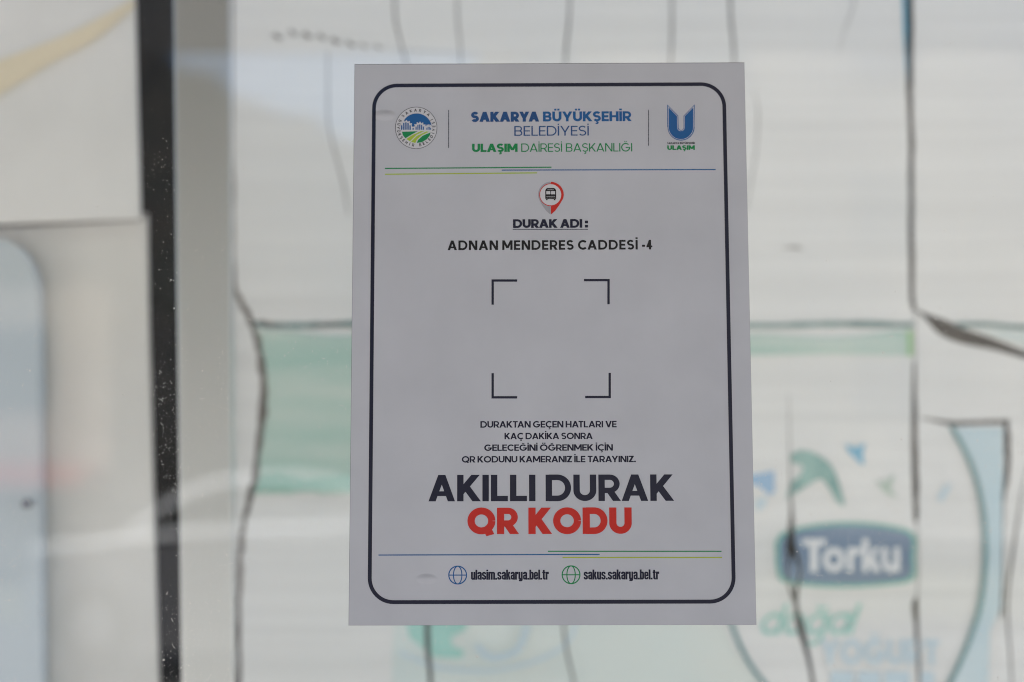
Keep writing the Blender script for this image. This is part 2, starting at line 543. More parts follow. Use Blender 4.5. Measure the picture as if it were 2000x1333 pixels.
# glass: reflects like a real pane, with a thin film of dirt
def glass_mat():
    m = bpy.data.materials.new('dusty_glass')
    m.use_nodes = True
    n, l = m.node_tree.nodes, m.node_tree.links
    n.remove(n['Principled BSDF'])
    out = n['Material Output']
    lw = n.new('ShaderNodeLayerWeight'); lw.inputs['Blend'].default_value = 0.5
    pw = n.new('ShaderNodeMath'); pw.operation = 'POWER'; pw.inputs[1].default_value = 5
    l.new(lw.outputs['Facing'], pw.inputs[0])
    mr = n.new('ShaderNodeMapRange')
    mr.inputs['To Min'].default_value = 0.042; mr.inputs['To Max'].default_value = 1
    l.new(pw.outputs[0], mr.inputs['Value'])
    tr = n.new('ShaderNodeBsdfTransparent'); tr.inputs[0].default_value = (0.965, 0.98, 0.97, 1)
    gl = n.new('ShaderNodeBsdfGlossy'); gl.inputs['Roughness'].default_value = 0.0
    mx = n.new('ShaderNodeMixShader')
    l.new(mr.outputs[0], mx.inputs[0]); l.new(tr.outputs[0], mx.inputs[1]); l.new(gl.outputs[0], mx.inputs[2])
    df = n.new('ShaderNodeBsdfDiffuse'); df.inputs[0].default_value = (0.75, 0.73, 0.69, 1)
    geo = n.new('ShaderNodeNewGeometry')
    no = n.new('ShaderNodeTexNoise'); no.inputs['Scale'].default_value = 9; no.inputs['Detail'].default_value = 8
    no.inputs['Roughness'].default_value = 0.7
    l.new(geo.outputs['Position'], no.inputs['Vector'])
    dr = n.new('ShaderNodeMapRange')
    dr.inputs['From Min'].default_value = 0.35; dr.inputs['From Max'].default_value = 0.75
    dr.inputs['To Min'].default_value = 0.002; dr.inputs['To Max'].default_value = 0.012
    l.new(no.outputs[0], dr.inputs['Value'])
    m2 = n.new('ShaderNodeMixShader')
    l.new(dr.outputs[0], m2.inputs[0]); l.new(mx.outputs[0], m2.inputs[1]); l.new(df.outputs[0], m2.inputs[2])
    l.new(m2.outputs[0], out.inputs[0])
    return m
M['glass'] = glass_mat()
M['dust'] = mat('dust_specks', (0.62, 0.60, 0.56), 0.9)

# ================================================================== setting: ground and what the glass mirrors
GZ = CAM.z - 1.20
def grnd(name, x0, x1, y0, y1, z, m):
    v = [(x0, y0, z), (x1, y0, z), (x1, y1, z), (x0, y1, z)]
    return link(name, mesh(name, v, [(0, 1, 2, 3)]), m, kind='structure')
M['paving'] = mat('pale_paving', (0.50, 0.46, 0.41), 0.8, var=0.2, scale=4)
M['asphalt'] = mat('grey_asphalt', (0.13, 0.125, 0.12), 0.8, var=0.25, scale=9)
M['earth'] = mat('dry_ground', (0.16, 0.15, 0.09), 0.9, var=0.4, scale=0.5)
grnd('ground', -600, 600, -600, 600, GZ - 0.16, M['earth'])
v, f = box(-60, 60, -8.4, 30, GZ - 0.3, GZ)
link('pavement', mesh('pavement', v, f), M['paving'], kind='structure')
grnd('road', -120, 120, -16, -8.4, GZ - 0.13, M['asphalt'])

def Q(px, py, D):
    """A point at distance D in front of the glass whose mirror image is seen at pixel (px, py)."""
    p = P(px, py, D)
    return Vector((p.x, -D, p.z))

# hillside with houses, mirrored at the upper left
M['hill'] = mat('wooded_hill', (0.012, 0.015, 0.007), 0.9, rgb2=(0.035, 0.026, 0.016), scale=0.25)
hp = [(-900, 60), (200, 70), (330, 118), (450, 172), (560, 215), (680, 275), (900, 400), (1200, 560), (1700, 700), (2600, 820)]
hp = smooth(hp, 5)
HV, HF = [], []
rows = 8
for r_ in range(rows):
    t = r_ / (rows - 1)
    for (px, py) in hp:
        top = Q(px, py, 60)
        z = (GZ - 1) * (1 - t) + top.z * t
        HV.append((top.x, -(26 + 34 * t), z + (random.uniform(-.35, .35) if 0 < r_ < rows else 0)))
n_ = len(hp)
for r_ in range(rows - 1):
    for i in range(n_ - 1):
        a = r_ * n_ + i
        HF.append((a, a + 1, a + n_ + 1, a + n_))
for i in range(n_ - 1):
    pass
link('hills', mesh('hills', HV, HF), M['hill'], kind='structure')

# roof of the shelter over the photographer: its front edge is mirrored along the top
v, f = box(-2.6, 3.2, -1.82, 0.16, 0.75, 0.83)
M['roof'] = mat('roof_underside', (0.14, 0.14, 0.135), 0.6, var=0.2, scale=3)
link('shelter_roof', mesh('shelter_roof', v, f), M['roof'], None, 'flat grey shelter roof overhead, mirrored dimly along the top of the glass', 'roof')

def extr(pts_px, D, depth):
    v = [tuple(Q(x, y, D)) for x, y in pts_px]
    return solid(v, [tuple(range(len(v)))], -depth)

# parked car across the road, mirrored at the lower left
M['car_paint'] = mat('grey_car_paint', (0.13, 0.13, 0.14), 0.35, coat=0.6)
M['car_roof'] = mat('white_car_roof', (0.86, 0.87, 0.89), 0.3, coat=0.6)
M['car_glass'] = mat('dark_car_window', (0.015, 0.018, 0.018), 0.1)
M['tyre'] = mat('tyre_rubber', (0.015, 0.015, 0.015), 0.8)
M['rim'] = mat('wheel_metal', (0.4, 0.4, 0.42), 0.35, metal=1.0)
car = thing('parked_car', Q(560, 1296, 10.8), 'grey car with a pale roof and trim mirrored at the lower left of the glass', 'car')
body = [(52, 1240), (46, 1150), (66, 1090), (140, 1068), (330, 1046), (560, 1036), (830, 1036), (1000, 1050), (1105, 1068), (1128, 1120), (1130, 1240)]
v, f = extr(body, 10, 1.7); link('body', mesh('body', v, f), M['car_paint'], car)
win = [(236, 1050), (300, 1004), (360, 968), (430, 946), (520, 936), (620, 942), (690, 962), (770, 1004), (822, 1034)]
v, f = extr(win, 10.12, 1.45); link('window', mesh('window', v, f), M['car_glass'], car)
top = smooth([(226, 1056), (300, 996), (360, 956), (430, 932), (520, 922), (620, 928), (692, 950), (775, 994), (832, 1034)], 4)
bot = smooth([(240, 1058), (306, 1008), (364, 972), (432, 948), (520, 938), (618, 944), (688, 964), (768, 1006), (820, 1038)], 4)
for i in range(1):
    v, f = extr(top + bot[::-1], 10.06, 1.58); link('roof', mesh('roof', v, f), M['car_roof'], car)
v, f = extr(smooth([(58, 1066), (140, 1056), (330, 1034), (560, 1022), (830, 1018), (1090, 1052)], 4) + smooth([(1090, 1066), (830, 1036), (560, 1038), (330, 1050), (140, 1072), (58, 1082)], 4), 9.97, 0.06)
link('belt_trim', mesh('belt_trim', v, f), M['car_roof'], car)
for cx in (180, 960):
    for d in (9.98, 11.5):
        v, f = extr(disc(cx, 1222, 74, 32), d, 0.22)
        wl = link('wheel', mesh('wheel', v, f), M['tyre'], car)
        v, f = extr(disc(cx, 1222, 46, 28), d - 0.015, 0.012)
        link('rim', mesh('rim', v, f), M['rim'], wl)
# shop across the road with a red awning
M['plaster'] = mat('beige_plaster', (0.30, 0.25, 0.20), 0.8, var=0.2, scale=1.5)
M['awning'] = mat('red_awning', (0.45, 0.05, 0.03), 0.7)
shop = thing('shop_building', Q(-300, 1110, 24), 'beige shop building with red awning mirrored faintly at the far left', 'building')
v, f = extr([(-900, 1115), (-900, 560), (215, 560), (215, 1115)], 24, 5); link('wall', mesh('wall', v, f), M['plaster'], shop)
v, f = extr([(-500, 905), (172, 905), (150, 948), (-500, 948)], 22.8, 1.2); link('awning', mesh('awning', v, f), M['awning'], shop)
for x in (-480, -250, -20):
    v, f = extr([(x, 640), (x + 120, 640), (x + 120, 800), (x, 800)], 23.96, 0.03); link('window', mesh('window', v, f), M['car_glass'], shop)

# tall block across the road, mirrored over the middle and right of the glass
M['render_wall'] = mat('cream_facade', (0.34, 0.315, 0.285), 0.8, var=0.15, scale=0.8)
M['shutter'] = mat('facade_window', (0.20, 0.20, 0.20), 0.3)
blk = thing('apartment_building', Q(1800, 1080, 31), 'tall cream apartment block mirrored faintly over the right half of the glass', 'building')
v, f = extr([(930, 1085), (930, -500), (3400, -500), (3400, 1085)], 31, 9); link('wall', mesh('wall', v, f), M['render_wall'], blk)
for i in range(7):
    for j in range(4):
        x, y = 1010 + i * 330, -330 + j * 330
        v, f = extr([(x, y), (x + 120, y), (x + 120, y + 150), (x, y + 150)], 30.93, 0.05); link('window', mesh('window', v, f), M['shutter'], blk)

# ================================================================== the glass pane
g0, g1 = P(-700, -700, 0), P(2700, 2100, 0)
v, f = box(g0.x, g1.x, 0.0, 0.006, g1.z, g0.z)
link('glass_pane', mesh('glass_pane', v, f), M['glass'], None,
     'large clear dusty glass pane of a bus shelter carrying the printed sticker', 'glass')

# ================================================================== poster wall behind the glass
YP = 0.55
def wav(x, z):
    return 0.0022 * math.sin(17 * x + 3 * math.sin(5 * z)) + 0.0016 * math.sin(41 * x - 9 * z) + 0.0012 * math.sin(13 * z + 4 * x)

SL = []      # slits, as polygons in pixel space at depth YP
def slit(path, sub=4):
    p = smooth(path, sub)
    SL.extend(quads([(a[0], a[1]) for a in p], [max(0.3, a[2]) for a in p]))
def jit(path, a, wj, n=5):
    out = []
    for (x, y, w_) in smooth(path, n):
        out.append((x + random.uniform(-a, a), y + random.uniform(-a, a), w_ * random.uniform(1 - wj, 1 + wj)))
    return out
slit(jit([(1778, -200, 12), (1777, 60, 14), (1775, 180, 11), (1780, 260, 12), (1780, 400, 10), (1783, 560, 11), (1787, 606, 8)], 1.0, .15), 2)
slit(jit([(1787, 706, 4), (1787, 760, 9), (1787, 850, 11), (1788, 960, 13), (1789, 1012, 9), (1790, 1022, 2)], .8, .15), 2)
slit(jit([(1790, 1165, 3), (1786, 1185, 11), (1790, 1240, 7), (1794, 1333, 6), (1796, 1600, 6)], .8, .2), 2)
slit([(1788, 603, 3), (1812, 617, 11), (1842, 637, 30), (1880, 655, 30), (1940, 672, 22), (1990, 689, 15), (2060, 712, 9), (2120, 735, 2)])
slit([(1800, 816, 2), (1830, 822, 6), (1862, 827, 9), (1900, 826, 8), (1962, 824, 9)])
slit(jit([(1966, 820, 12), (1968, 880, 12), (1965, 940, 10), (1960, 965, 7), (1958, 1000, 4), (1957, 1100, 4), (1954, 1190, 6), (1950, 1210, 1)], .8, .2), 2)
slit([(2010, 900, 2), (1992, 985, 4), (1975, 1090, 6), (1965, 1180, 5), (1972, 1290, 4), (1980, 1420, 4)])
# left wavy edge of the wide poster
slit(jit([(453, -200, 9), (454, 300, 8), (455, 520, 8), (458, 562, 9), (471, 592, 12), (492, 632, 12), (507, 690, 12), (515, 750, 16), (512, 810, 16),
      (504, 870, 12), (499, 930, 14), (484, 985, 12), (473, 1040, 11), (469, 1100, 11), (467, 1180, 11), (468, 1333, 11), (469, 1600, 10)], 1.6, .25), 2)
# torn brown slit through the badge, with a white sliver left standing in it
slit([(1540, 770, 1.5), (1542, 850, 2.2), (1544, 960, 4), (1546, 1000, 7), (1545, 1040, 13), (1543, 1070, 17), (1541, 1092, 8), (1537, 1120, 4), (1543, 1150, 6), (1552, 1175, 8)])
slit([(1546, 1060, 10), (1556, 1090, 9), (1562, 1120, 5), (1556, 1150, 8), (1555, 1185, 8), (1562, 1222, 15), (1573, 1262, 11), (1583, 1305, 8), (1592, 1370, 8), (1600, 1500, 7)])
# fine creases
for pth in ([(640, 100, 2), (640, 190, 2.8), (642, 245, 2.8), (660, 320, 3), (672, 365, 3), (680, 420, 2)],
            [(768, -150, 3), (771, 20, 4), (780, 75, 3.5), (795, 130, 3), (802, 180, 2)],
            [(891, -100, 2), (893, 30, 3), (898, 80, 3), (900, 130, 2.2), (902, 200, 2)],
            [(1118, -150, 3), (1112, 30, 4), (1106, 90, 4.5), (1103, 160, 3)],
            [(1312, -150, 3), (1312, 40, 4), (1311, 90, 4), (1308, 170, 3)],
            [(1424, -150, 4), (1426, 20, 5), (1431, 80, 5), (1434, 150, 4)],
            [(1470, 176, 1), (1480, 215, 2.2), (1478, 280, 2.2), (1470, 340, 2.2), (1458, 410, 1.5)],
            [(1672, -40, 2), (1668, 10, 2.4), (1652, 55, 1.8), (1638, 105, .8)],
            [(836, 1180, 8), (835, 1230, 11), (836, 1275, 10), (841, 1333, 8), (845, 1500, 8)],
            [(1098, 1180, 4), (1102, 1240, 5), (1110, 1290, 4.5), (1122, 1340, 4), (1130, 1450, 4)]):
    slit(pth)
# crumpled line at the top
for x0, y0, L, wd in ((530, 74, 26, 7), (562, 66, 22, 6), (588, 70, 24, 8), (618, 72, 20, 6), (642, 80, 26, 7), (672, 86, 26, 6), (702, 90, 18, 4), (724, 92, 30, 4)):
    slit([(x0, y0 + 4, .6), (x0 + L * .3, y0 - 5, wd * .6), (x0 + L * .55, y0 + 3, wd), (x0 + L, y0 + 1, .6)], 3)
slit([(770, 96, 1.6), (900, 103, 1.2), (1060, 112, .8)])
slit(jit([(500, 628, 2), (516, 630, 9), (536, 636, 5), (560, 638, 1.5)], 1.5, .3), 2)
slit(jit([(600, 639, 1), (625, 637, 5), (650, 634, 6), (690, 637, 2)], 1.5, .4), 2)
slit([(1525, 485, 1), (1555, 483, 5), (1570, 488, 1)])

def sheet(pos, off=0.0, grid=True, neg=None, thick=None, step=30):
    """Polygons given in photo pixels laid on the waving poster surface (slits cut through)."""
    xs = [q[0] for p in pos for q in p]
    ys = [q[1] for p in pos for q in p]
    x0, x1, y0, y1 = min(xs), max(xs), min(ys), max(ys)
    ex = []
    if grid:
        nx, ny = int((x1 - x0) / step), int((y1 - y0) / step)
        ex = [(x0 + (i + .5) * step + random.uniform(-3, 3), y0 + (j + .5) * step + random.uniform(-3, 3)) for i in range(nx) for j in range(ny)]
    cut = [q for q in (SL if neg is None else neg) if max(a[0] for a in q) > x0 and min(a[0] for a in q) < x1 and max(a[1] for a in q) > y0 and min(a[1] for a in q) < y1]
    v2, f2 = region(pos, cut, ex, 1e-4)
    V3 = []
    for (px, py) in v2:
        p = P(px, py, YP)
        V3.append((p.x, YP + wav(p.x, p.z) - off, p.z))
    if thick:
        return solid(V3, f2, thick)
    return V3, facing(V3, f2)

SPLIT = [(1782, -320), (1780, 300), (1783, 560), (1788, 610), (1788, 700), (1788, 1020), (1792, 1100), (1790, 1170), (1794, 1340), (1796, 1650)]
wide_poly = [(446, -320)] + SPLIT + [(446, 1650)]
right_poly = [(x + 2.5, y) for x, y in SPLIT] + [(2330, 1650), (2330, -320)]

b0, b1 = P(330, -340, 0.60), P(2500, 1680, 0.60)
v, f = box(P(412, 666, 0.6).x, b1.x, 0.59, 0.65, b1.z, 1.6)  # top carried up out of view to block sun from behind
link('poster_board', mesh('poster_board', v, f), M['cavity'], None,
     'dark brown board showing through the cracks between the white posters', 'board')

base = P(1100, 1600, YP)
wide = thing('poster_sheet', base, 'wide white cracked poster with pale teal band hanging behind the sticker', 'poster')
v, f = sheet([wide_poly], thick=0.0008)
link('paper', mesh('paper', v, f), M['paper'], wide)
right = thing('poster_sheet', P(2050, 1600, YP), 'narrow white poster with dark curling tear at the right edge', 'poster')
v, f = sheet([right_poly], thick=0.0008)
link('paper', mesh('paper', v, f), M['paper'], right)

def clip_x(poly, left=True, x=1785):
    return poly
def pr(name, parent, pos, m, off=0.0012, neg=None, grid=True, label=None, step=30):
    v, f = sheet(pos, off, grid, neg, step=step)
    return link(name, mesh(name, v, f), M[m], parent, label)

def onwide(pos):      # keep a print on the wide sheet
    return pos
GAPR = [[(1784, -400)] + [(x, y) for x, y in SPLIT] + [(2600, 1700), (2600, -400)]]          # everything right of the split
GAPL = [[(-400, -400), (-400, 1700)] + [(x + 3, y) for x, y in reversed(SPLIT)]]
NW, NR = SL + GAPR, SL + GAPL
WV = [(451, 520), (456, 562), (470, 592), (492, 632), (507, 690), (515, 750), (512, 810), (504, 870), (499, 930), (488, 970)]
LEFTW = [[(300, 500)] + WV + [(300, 985)]]

band_l = [(480, 646), (800, 645), (1100, 645), (1100, 964), (800, 966), (480, 966)]
pr('teal_band', wide, [band_l, rect(1099, 645, 1772, 694)], 'teal_band', neg=NW + LEFTW)
M['teal_dark'] = mat('deep_teal_print', (0.27, 0.48, 0.41), 0.55, scale=16, stretch=(0.3, 1, 3), rgb2=(0.38, 0.60, 0.52))
pr('teal_streak', wide, [[(484, 932), (540, 924), (600, 936), (680, 926), (760, 932), (760, 958), (600, 961), (480, 958)]], 'teal_dark', off=0.0018, neg=NW + LEFTW)
pr('lime_edge', wide, [rect(1773, 645, 1784, 695)], 'lime_edge', neg=NW, grid=False)
tl = smooth([(490, 634), (540, 636), (600, 637), (700, 635), (900, 637), (1200, 635), (1500, 637), (1620, 634), (1784, 635)], 6)
pr('rule_line', wide, quads(tl, [random.uniform(9, 14) for _ in tl]), 'teal_line', neg=NW + LEFTW)
pr('cyan_edge', wide, quads(smooth([(1765, -200), (1768, 40), (1770, 90), (1772, 200)], 4), [10] * 9 + [7, 5, 3, 1]), 'cyan_edge', neg=NW)
pr('bowl_outline', wide, quads(smooth([(1405, 1130), (1420, 1190), (1440, 1250), (1466, 1300), (1500, 1345), (1560, 1420), (1660, 1480)], 5), 9), 'bowl_line', neg=NW)
pr('bird', wide, [smooth([(1536, 976), (1543, 946), (1560, 930), (1568, 912), (1548, 904), (1542, 892), (1564, 880), (1594, 888), (1622, 910), (1637, 944), (1648, 986), (1634, 980),
                          (1614, 948), (1600, 936), (1580, 946), (1556, 962), (1538, 974)], 4)[:-1]], 'bird_teal', neg=NW)
pr('bird', wide, [[(1649, 867), (1667, 875), (1690, 866), (1683, 886), (1687, 908), (1678, 906), (1666, 893), (1656, 884)]], 'bird_blue', neg=NW)
pr('wing', wide, [[(1450, 930), (1475, 927), (1512, 920), (1513, 962), (1503, 968), (1480, 948), (1450, 945)]], 'wing_blue', neg=NW)
pr('wing', wide, [[(1475, 978), (1500, 970), (1494, 990), (1478, 1000)]], 'yog_blue', neg=NW)
pr('bird', wide, [[(1708, 938), (1724, 944), (1748, 926), (1738, 954), (1752, 974), (1728, 963)]], 'bird_pale', neg=NW)
bl = smooth([(1514, 1062), (1530, 1040), (1590, 1025), (1660, 1020), (1735, 1026), (1784, 1043), (1786, 1088), (1783, 1131), (1738, 1143), (1640, 1148), (1545, 1141), (1519, 1124), (1514, 1062)], 6)[:-1]
bc = (1650, 1084)
inner = [(bc[0] + (x - bc[0]) * 0.945, bc[1] + (y - bc[1]) * 0.89) for x, y in bl]
tv, tf, tw = layout([('T', .24)], font=glyph)
def poster_text(runs, x0, x1, y0, cap, font, shear=0.0, gap=0.08):
    V, F, W = layout(runs, gap, font=font)
    s = (x1 - x0) / W
    return [[(x0 + (V[i][0]) * s + shear * V[i][1] * cap, y0 - V[i][1] * cap) for i in t] for t in F]
txt = poster_text([('T', .22)], 1566, 1612, 1117, 64, glyph) + poster_text([('orku', .2)], 1606, 1757, 1117, 64, book, 0, .07)
pr('badge_edge', wide, [bl], 'badge_edge', neg=NW + [inner])
pr('badge', wide, [inner], 'badge_blue', neg=NW + txt)
pr('badge_lettering', wide, txt, 'white_ink', neg=NW, grid=False)
pr('script_lettering', wide, poster_text([('doğal', .14)], 1480, 1664, 1240, 58, book, 0.32, .06), 'script_teal', neg=NW, grid=False)
yt = poster_text([('YOĞURT', .24)], 1602, 1832, 1299, 50, glyph, 0, .06)
pr('yogurt_lettering', wide, yt, 'yog_blue', neg=NW, grid=False)
pr('yogurt_lettering', right, yt, 'yog_blue', neg=NR, grid=False)
yt = [rect(1622, 1312, 1668, 1352), rect(1676, 1312, 1720, 1352), rect(1728, 1312, 1776, 1352)]
pr('small_print', wide, yt, 'yog_blue', neg=NW, grid=False)
pr('leaf_patch', wide, [[(786, 1180), (905, 1180), (912, 1228), (880, 1246), (884, 1262), (908, 1272), (900, 1286), (850, 1284), (800, 1246)]], 'script_teal', neg=NW)
pr('pale_patch', wide, [smooth([(770, 1190), (920, 1190), (1100, 1190), (1300, 1200), (1400, 1215), (1430, 1262), (1470, 1320), (1520, 1400), (1480, 1560), (1100, 1560), (780, 1560), (765, 1330), (770, 1190)], 3)[:-1]],
   'pale_teal', off=0.0006, neg=NW)
pr('swirl', wide, quads(smooth([(780, 1275), (860, 1305), (960, 1310), (1050, 1290), (1110, 1252), (1130, 1190)], 5), 8), 'yog_blue', neg=NW)
pr('swirl', wide, quads(smooth([(930, 1260), (960, 1285), (1010, 1270), (1030, 1220)], 5), 14), 'yog_blue', off=0.0018, neg=NW)
# right sheet prints
pr('bowl_outline', right, quads(smooth([(1858, 834), (1892, 900), (1912, 970), (1920, 1040), (1919, 1110), (1908, 1190), (1880, 1272), (1846, 1345), (1796, 1430)], 5), 10), 'bowl_line', off=0.0018, neg=NR)
pr('blue_field', right, [[(1866, 836), (1959, 836), (1957, 1000), (1952, 1186), (1930, 1230), (1925, 1400), (1826, 1400), (1846, 1345), (1880, 1272), (1908, 1190), (1919, 1110), (1920, 1040), (1912, 970), (1892, 900)]], 'bowl_blue', neg=NR)
pr('rule_line', right, quads(smooth([(1866, 634), (1930, 634), (2000, 640), (2200, 642)], 5), 9), 'teal_line', neg=NR)
pr('teal_band', right, [[(1905, 645), (2200, 650), (2200, 690), (2060, 690), (1990, 670)]], 'pale_teal', neg=NR)
pr('wing', right, [[(1828, 975), (1842, 950), (1858, 944), (1850, 962), (1838, 982)]], 'yog_blue', neg=NR)
pr('small_print', right, [rect(1798, 1312, 1822, 1350)], 'yog_blue', neg=NR, grid=False)

# ------------------------------------------------------------------ aluminium mullion
YM = 0.36
def prism(poly_px, Y, depth, bev=0.0):
    v = [tuple(P(x, y, Y)) for x, y in poly_px]
    n = len(v)
    return solid(v, [tuple(range(n))], depth)
v, f = prism([(335, -320), (446, -320), (457, 1650), (358, 1650)], YM, 0.012)
mu = link('aluminium_post', mesh('aluminium_post', v, f), M['alu'], None,
          'smooth grey aluminium upright between the black strip and the white poster', 'post')
bv = mu.modifiers.new('bevel', 'BEVEL'); bv.width = 0.0012; bv.segments = 3
M['light_block'] = mat('dark_light_block', (0.05, 0.05, 0.05), 0.8, var=0.3, scale=6)
q0, q1 = P(-900, -900, 1.04), P(2900, 2300, 1.04)
v, f = box(q0.x, q1.x, 1.04, 1.12, q1.z, 1.6)  # wall added to stop sunlit bounce reaching the panels from behind
link('light_block_wall', mesh('light_block_wall', v, f), M['light_block'], None, 'dark wall added far behind the panels to keep out light from behind', 'wall')
# black rubber strip / recess
v, f = prism([(215, -330), (372, -330), (372, 1680), (215, 1680)], 0.95, 0.05)
link('black_strip', mesh('black_strip', v, f), M['rubber'], None, 'tall black vertical rubber strip left of the aluminium post', 'strip')

# ------------------------------------------------------------------ white panels at the left
up = link('wall_panel', mesh('wall_panel', *prism([(-500, -320), (252, -320), (261, 0), (272, 426), (-500, 452)], 0.52, 0.008)), M['paper_white'], None,
          'upper off white wall panel crossed by a slanting tan stripe', 'panel')
def flat(name, poly, Y, m, parent, label=None):
    v = [tuple(P(x, y, Y)) for x, y in poly]
    v, f = solid(v, [tuple(range(len(v)))], 0.0006)
    return link(name, mesh(name, v, f), M[m], parent, label)
st = smooth([(-300, 205), (-100, 160), (0, 118), (120, 72), (200, 32), (262, -2)], 4) + smooth([(262, 14), (180, 80), (100, 122), (30, 165), (-100, 235), (-300, 290)], 4)
flat('tan_stripe', st, 0.518, 'tan', up)
lo = link('wall_panel', mesh('wall_panel', *prism([(-600, 440), (286, 416), (289, 640), (299, 1000), (309, 1333), (317, 1680), (-600, 1680)], 0.57, 0.008)), M['paper_white'], None,
          'lower off white wall panel below the dark seam, beside the black strip', 'panel')
M['seam'] = mat('seam_gasket', (0.16, 0.14, 0.13), 0.7)
flat('seam', [(-500, 440), (0, 437), (268, 424), (284, 417), (284, 424), (268, 432), (0, 446), (-500, 449)], 0.566, 'seam', lo)
pl = [(-600, 470)] + [(0 + 74 * math.sin(R(a)), 590 - 122 * math.cos(R(a))) for a in range(-10, 91, 10)] + [(76, 900), (81, 1680), (-600, 1680)]
v = [tuple(P(x, y, 0.545)) for x, y in pl]
v, f = solid(v, [tuple(range(len(v)))], 0.02)
dr = link('cabinet_door', mesh('cabinet_door', v, f), M['cabinet'], None, 'pale blue grey door with rounded corner and dark lock at far left', 'door')
c = P(50, 985, 0.54)
rr = 8 / FPX * (c.y - CAM.y)
v = [(c.x + rr * math.cos(R(a)), c.y, c.z + rr * math.sin(R(a))) for a in range(0, 360, 20)]
v, f = solid(v, [tuple(range(len(v)))], 0.008)
link('lock', mesh('lock', v, f), M['screw'], dr)

# ================================================================== the sticker
def UV(px, py):
    p = P(px, py, 0)
    return (p.x, p.z)
HW, HH = 0.105, 0.14898
YS = -0.0005
stk = thing('notice_sticker', (0, 0, -HH), 'grey white printed bus stop notice sticker with rounded navy border on the glass', 'sticker')
M['edge'] = mat('sticker_edge_shadow', (0.06, 0.06, 0.06), 0.7)  # dark rim painted in for the shadow under the lifted sticker edge
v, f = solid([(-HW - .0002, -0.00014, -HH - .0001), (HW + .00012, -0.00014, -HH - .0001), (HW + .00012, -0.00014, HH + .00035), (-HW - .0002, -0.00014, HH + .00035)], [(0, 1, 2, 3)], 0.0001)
link('edge_shadow', mesh('edge_shadow', v, f), M['edge'], stk)
v2 = [(x, z) for x, z in [(-HW, -HH), (HW, -HH), (HW, HH), (-HW, HH)]]
v, f = solid([(x, YS, z) for x, z in v2], [(0, 1, 2, 3)], 0.0003)
link('sheet', mesh('sheet', v, f), M['vinyl'], stk)

def ink(name, tris, m, parent=stk, lay=1, label=None):
    v2, f2 = tris
    y = YS - 0.00006 * lay
    v = [(x, y, z) for x, z in v2]
    return link(name, mesh(name, v, facing(v, f2)), M[m], parent, label)

def text(name, runs, x0, x1, ytop, ybase, m, parent=stk, gap=0.07, space=0.26, font=glyph, lay=1, cap=1.0):
    V, F, W = layout(runs, gap, space, font)
    a, b = UV(x0, ybase), UV(x1, ybase)
    zb = (a[1] + b[1]) / 2
    hgt = UV((x0 + x1) / 2, ytop)[1] - UV((x0 + x1) / 2, ybase)[1]
    sx = (b[0] - a[0]) / W
    return ink(name, ([(a[0] + x * sx, zb + y * hgt) for x, y in V], F), m, parent, lay)

def upoly(pts):
    return [UV(*p) for p in pts]
def shape(name, pos, m, parent=stk, neg=(), lay=1, label=None):
    return ink(name, region([upoly(p) for p in pos], [upoly(p) for p in neg], eps=1e-7), m, parent, lay, label)

# rounded border line
def rrect(x0, z0, x1, z1, r):
    return arc(x1 - r, z1 - r, r, r, 0, 90, 14) + arc(x0 + r, z1 - r, r, r, 90, 180, 14) + arc(x0 + r, z0 + r, r, r, 180, 270, 14) + arc(x1 - r, z0 + r, r, r, 270, 360, 14)
tl_, br_ = UV(722.5, 650), UV(1428.5, 650)
L_, R_ = UV(726.6, 260)[0], UV(1419, 260)[0]
T_, B_ = UV(1073, 163.2)[1], UV(1073, 1179.7)[1]
t_ = 0.0020
ink('border_line', region([rrect(L_, B_, R_, T_, 0.0134)], [rrect(L_ + t_, B_ + t_, R_ - t_, T_ - t_, 0.0114)], eps=1e-7), 'navy')

# header
text('title_lettering', [('SAKARYA', .30)], 920, 1053, 219.3, 238.8, 'blue2', gap=.035)
text('title_lettering', [('BÜYÜKŞEHİR', .24)], 1060.5, 1233, 218.6, 237.9, 'blue', gap=.055)
text('title_lettering', [('BELEDİYESİ', .125)], 1004.5, 1150, 247, 266, 'blue2', gap=.1)
text('department_lettering', [('ULAŞIM', .26)], 922, 1011, 281.6, 297.8, 'green', gap=.035)
text('department_lettering', [('DAİRESİ BAŞKANLIĞI', .125)], 1018, 1234.7, 280.8, 297.2, 'green', gap=.085, space=.32)
shape('divider_line', [rect(875.7, 216, 877, 290)], 'navy')
shape('divider_line', [rect(1265.8, 215.5, 1267.1, 286)], 'navy')
shape('rule_line', [quads([(752, 330.0), (1077, 327.6)], 2.2)[0]], 'green')
shape('rule_line', [quads([(980, 333.2), (1397.5, 332.1)], 2.0)[0]], 'blue')
shape('rule_line', [quads([(752, 341.3), (1049, 338.6)], 2.2)[0]], 'lime')

# round city emblem: ring lettering, hill-blue sky, arched bridges, striped fields
em = shape('city_emblem', [disc(813, 250.8, 41, 64)], 'vinyl_white', lay=1)
def sub(name, pos, m, neg=(), lay=2, parent=em):
    return shape(name, pos, m, parent, neg, lay)
sub('emblem_ring', [disc(813, 250.8, 41, 64)], 'black', [disc(813, 250.8, 40.1, 64)])
EC, ER = (814, 251.5), 29.5
def in_disc(poly, y_min=None):
    return poly
def discpart(x0, y0, x1, y1):
    """the emblem disc clipped to a box"""
    out = []
    for a in range(0, 360, 4):
        x, y = EC[0] + ER * math.cos(R(a)), EC[1] + ER * 0.98 * math.sin(R(a))
        out.append((min(max(x, x0), x1), min(max(y, y0), y1)))
    q = []
    for p in out:
        if not q or abs(p[0] - q[-1][0]) + abs(p[1] - q[-1][1]) > 1e-3:
            q.append(p)
    return q
skyp = [p for p in discpart(700, 200, 900, 254.5)]
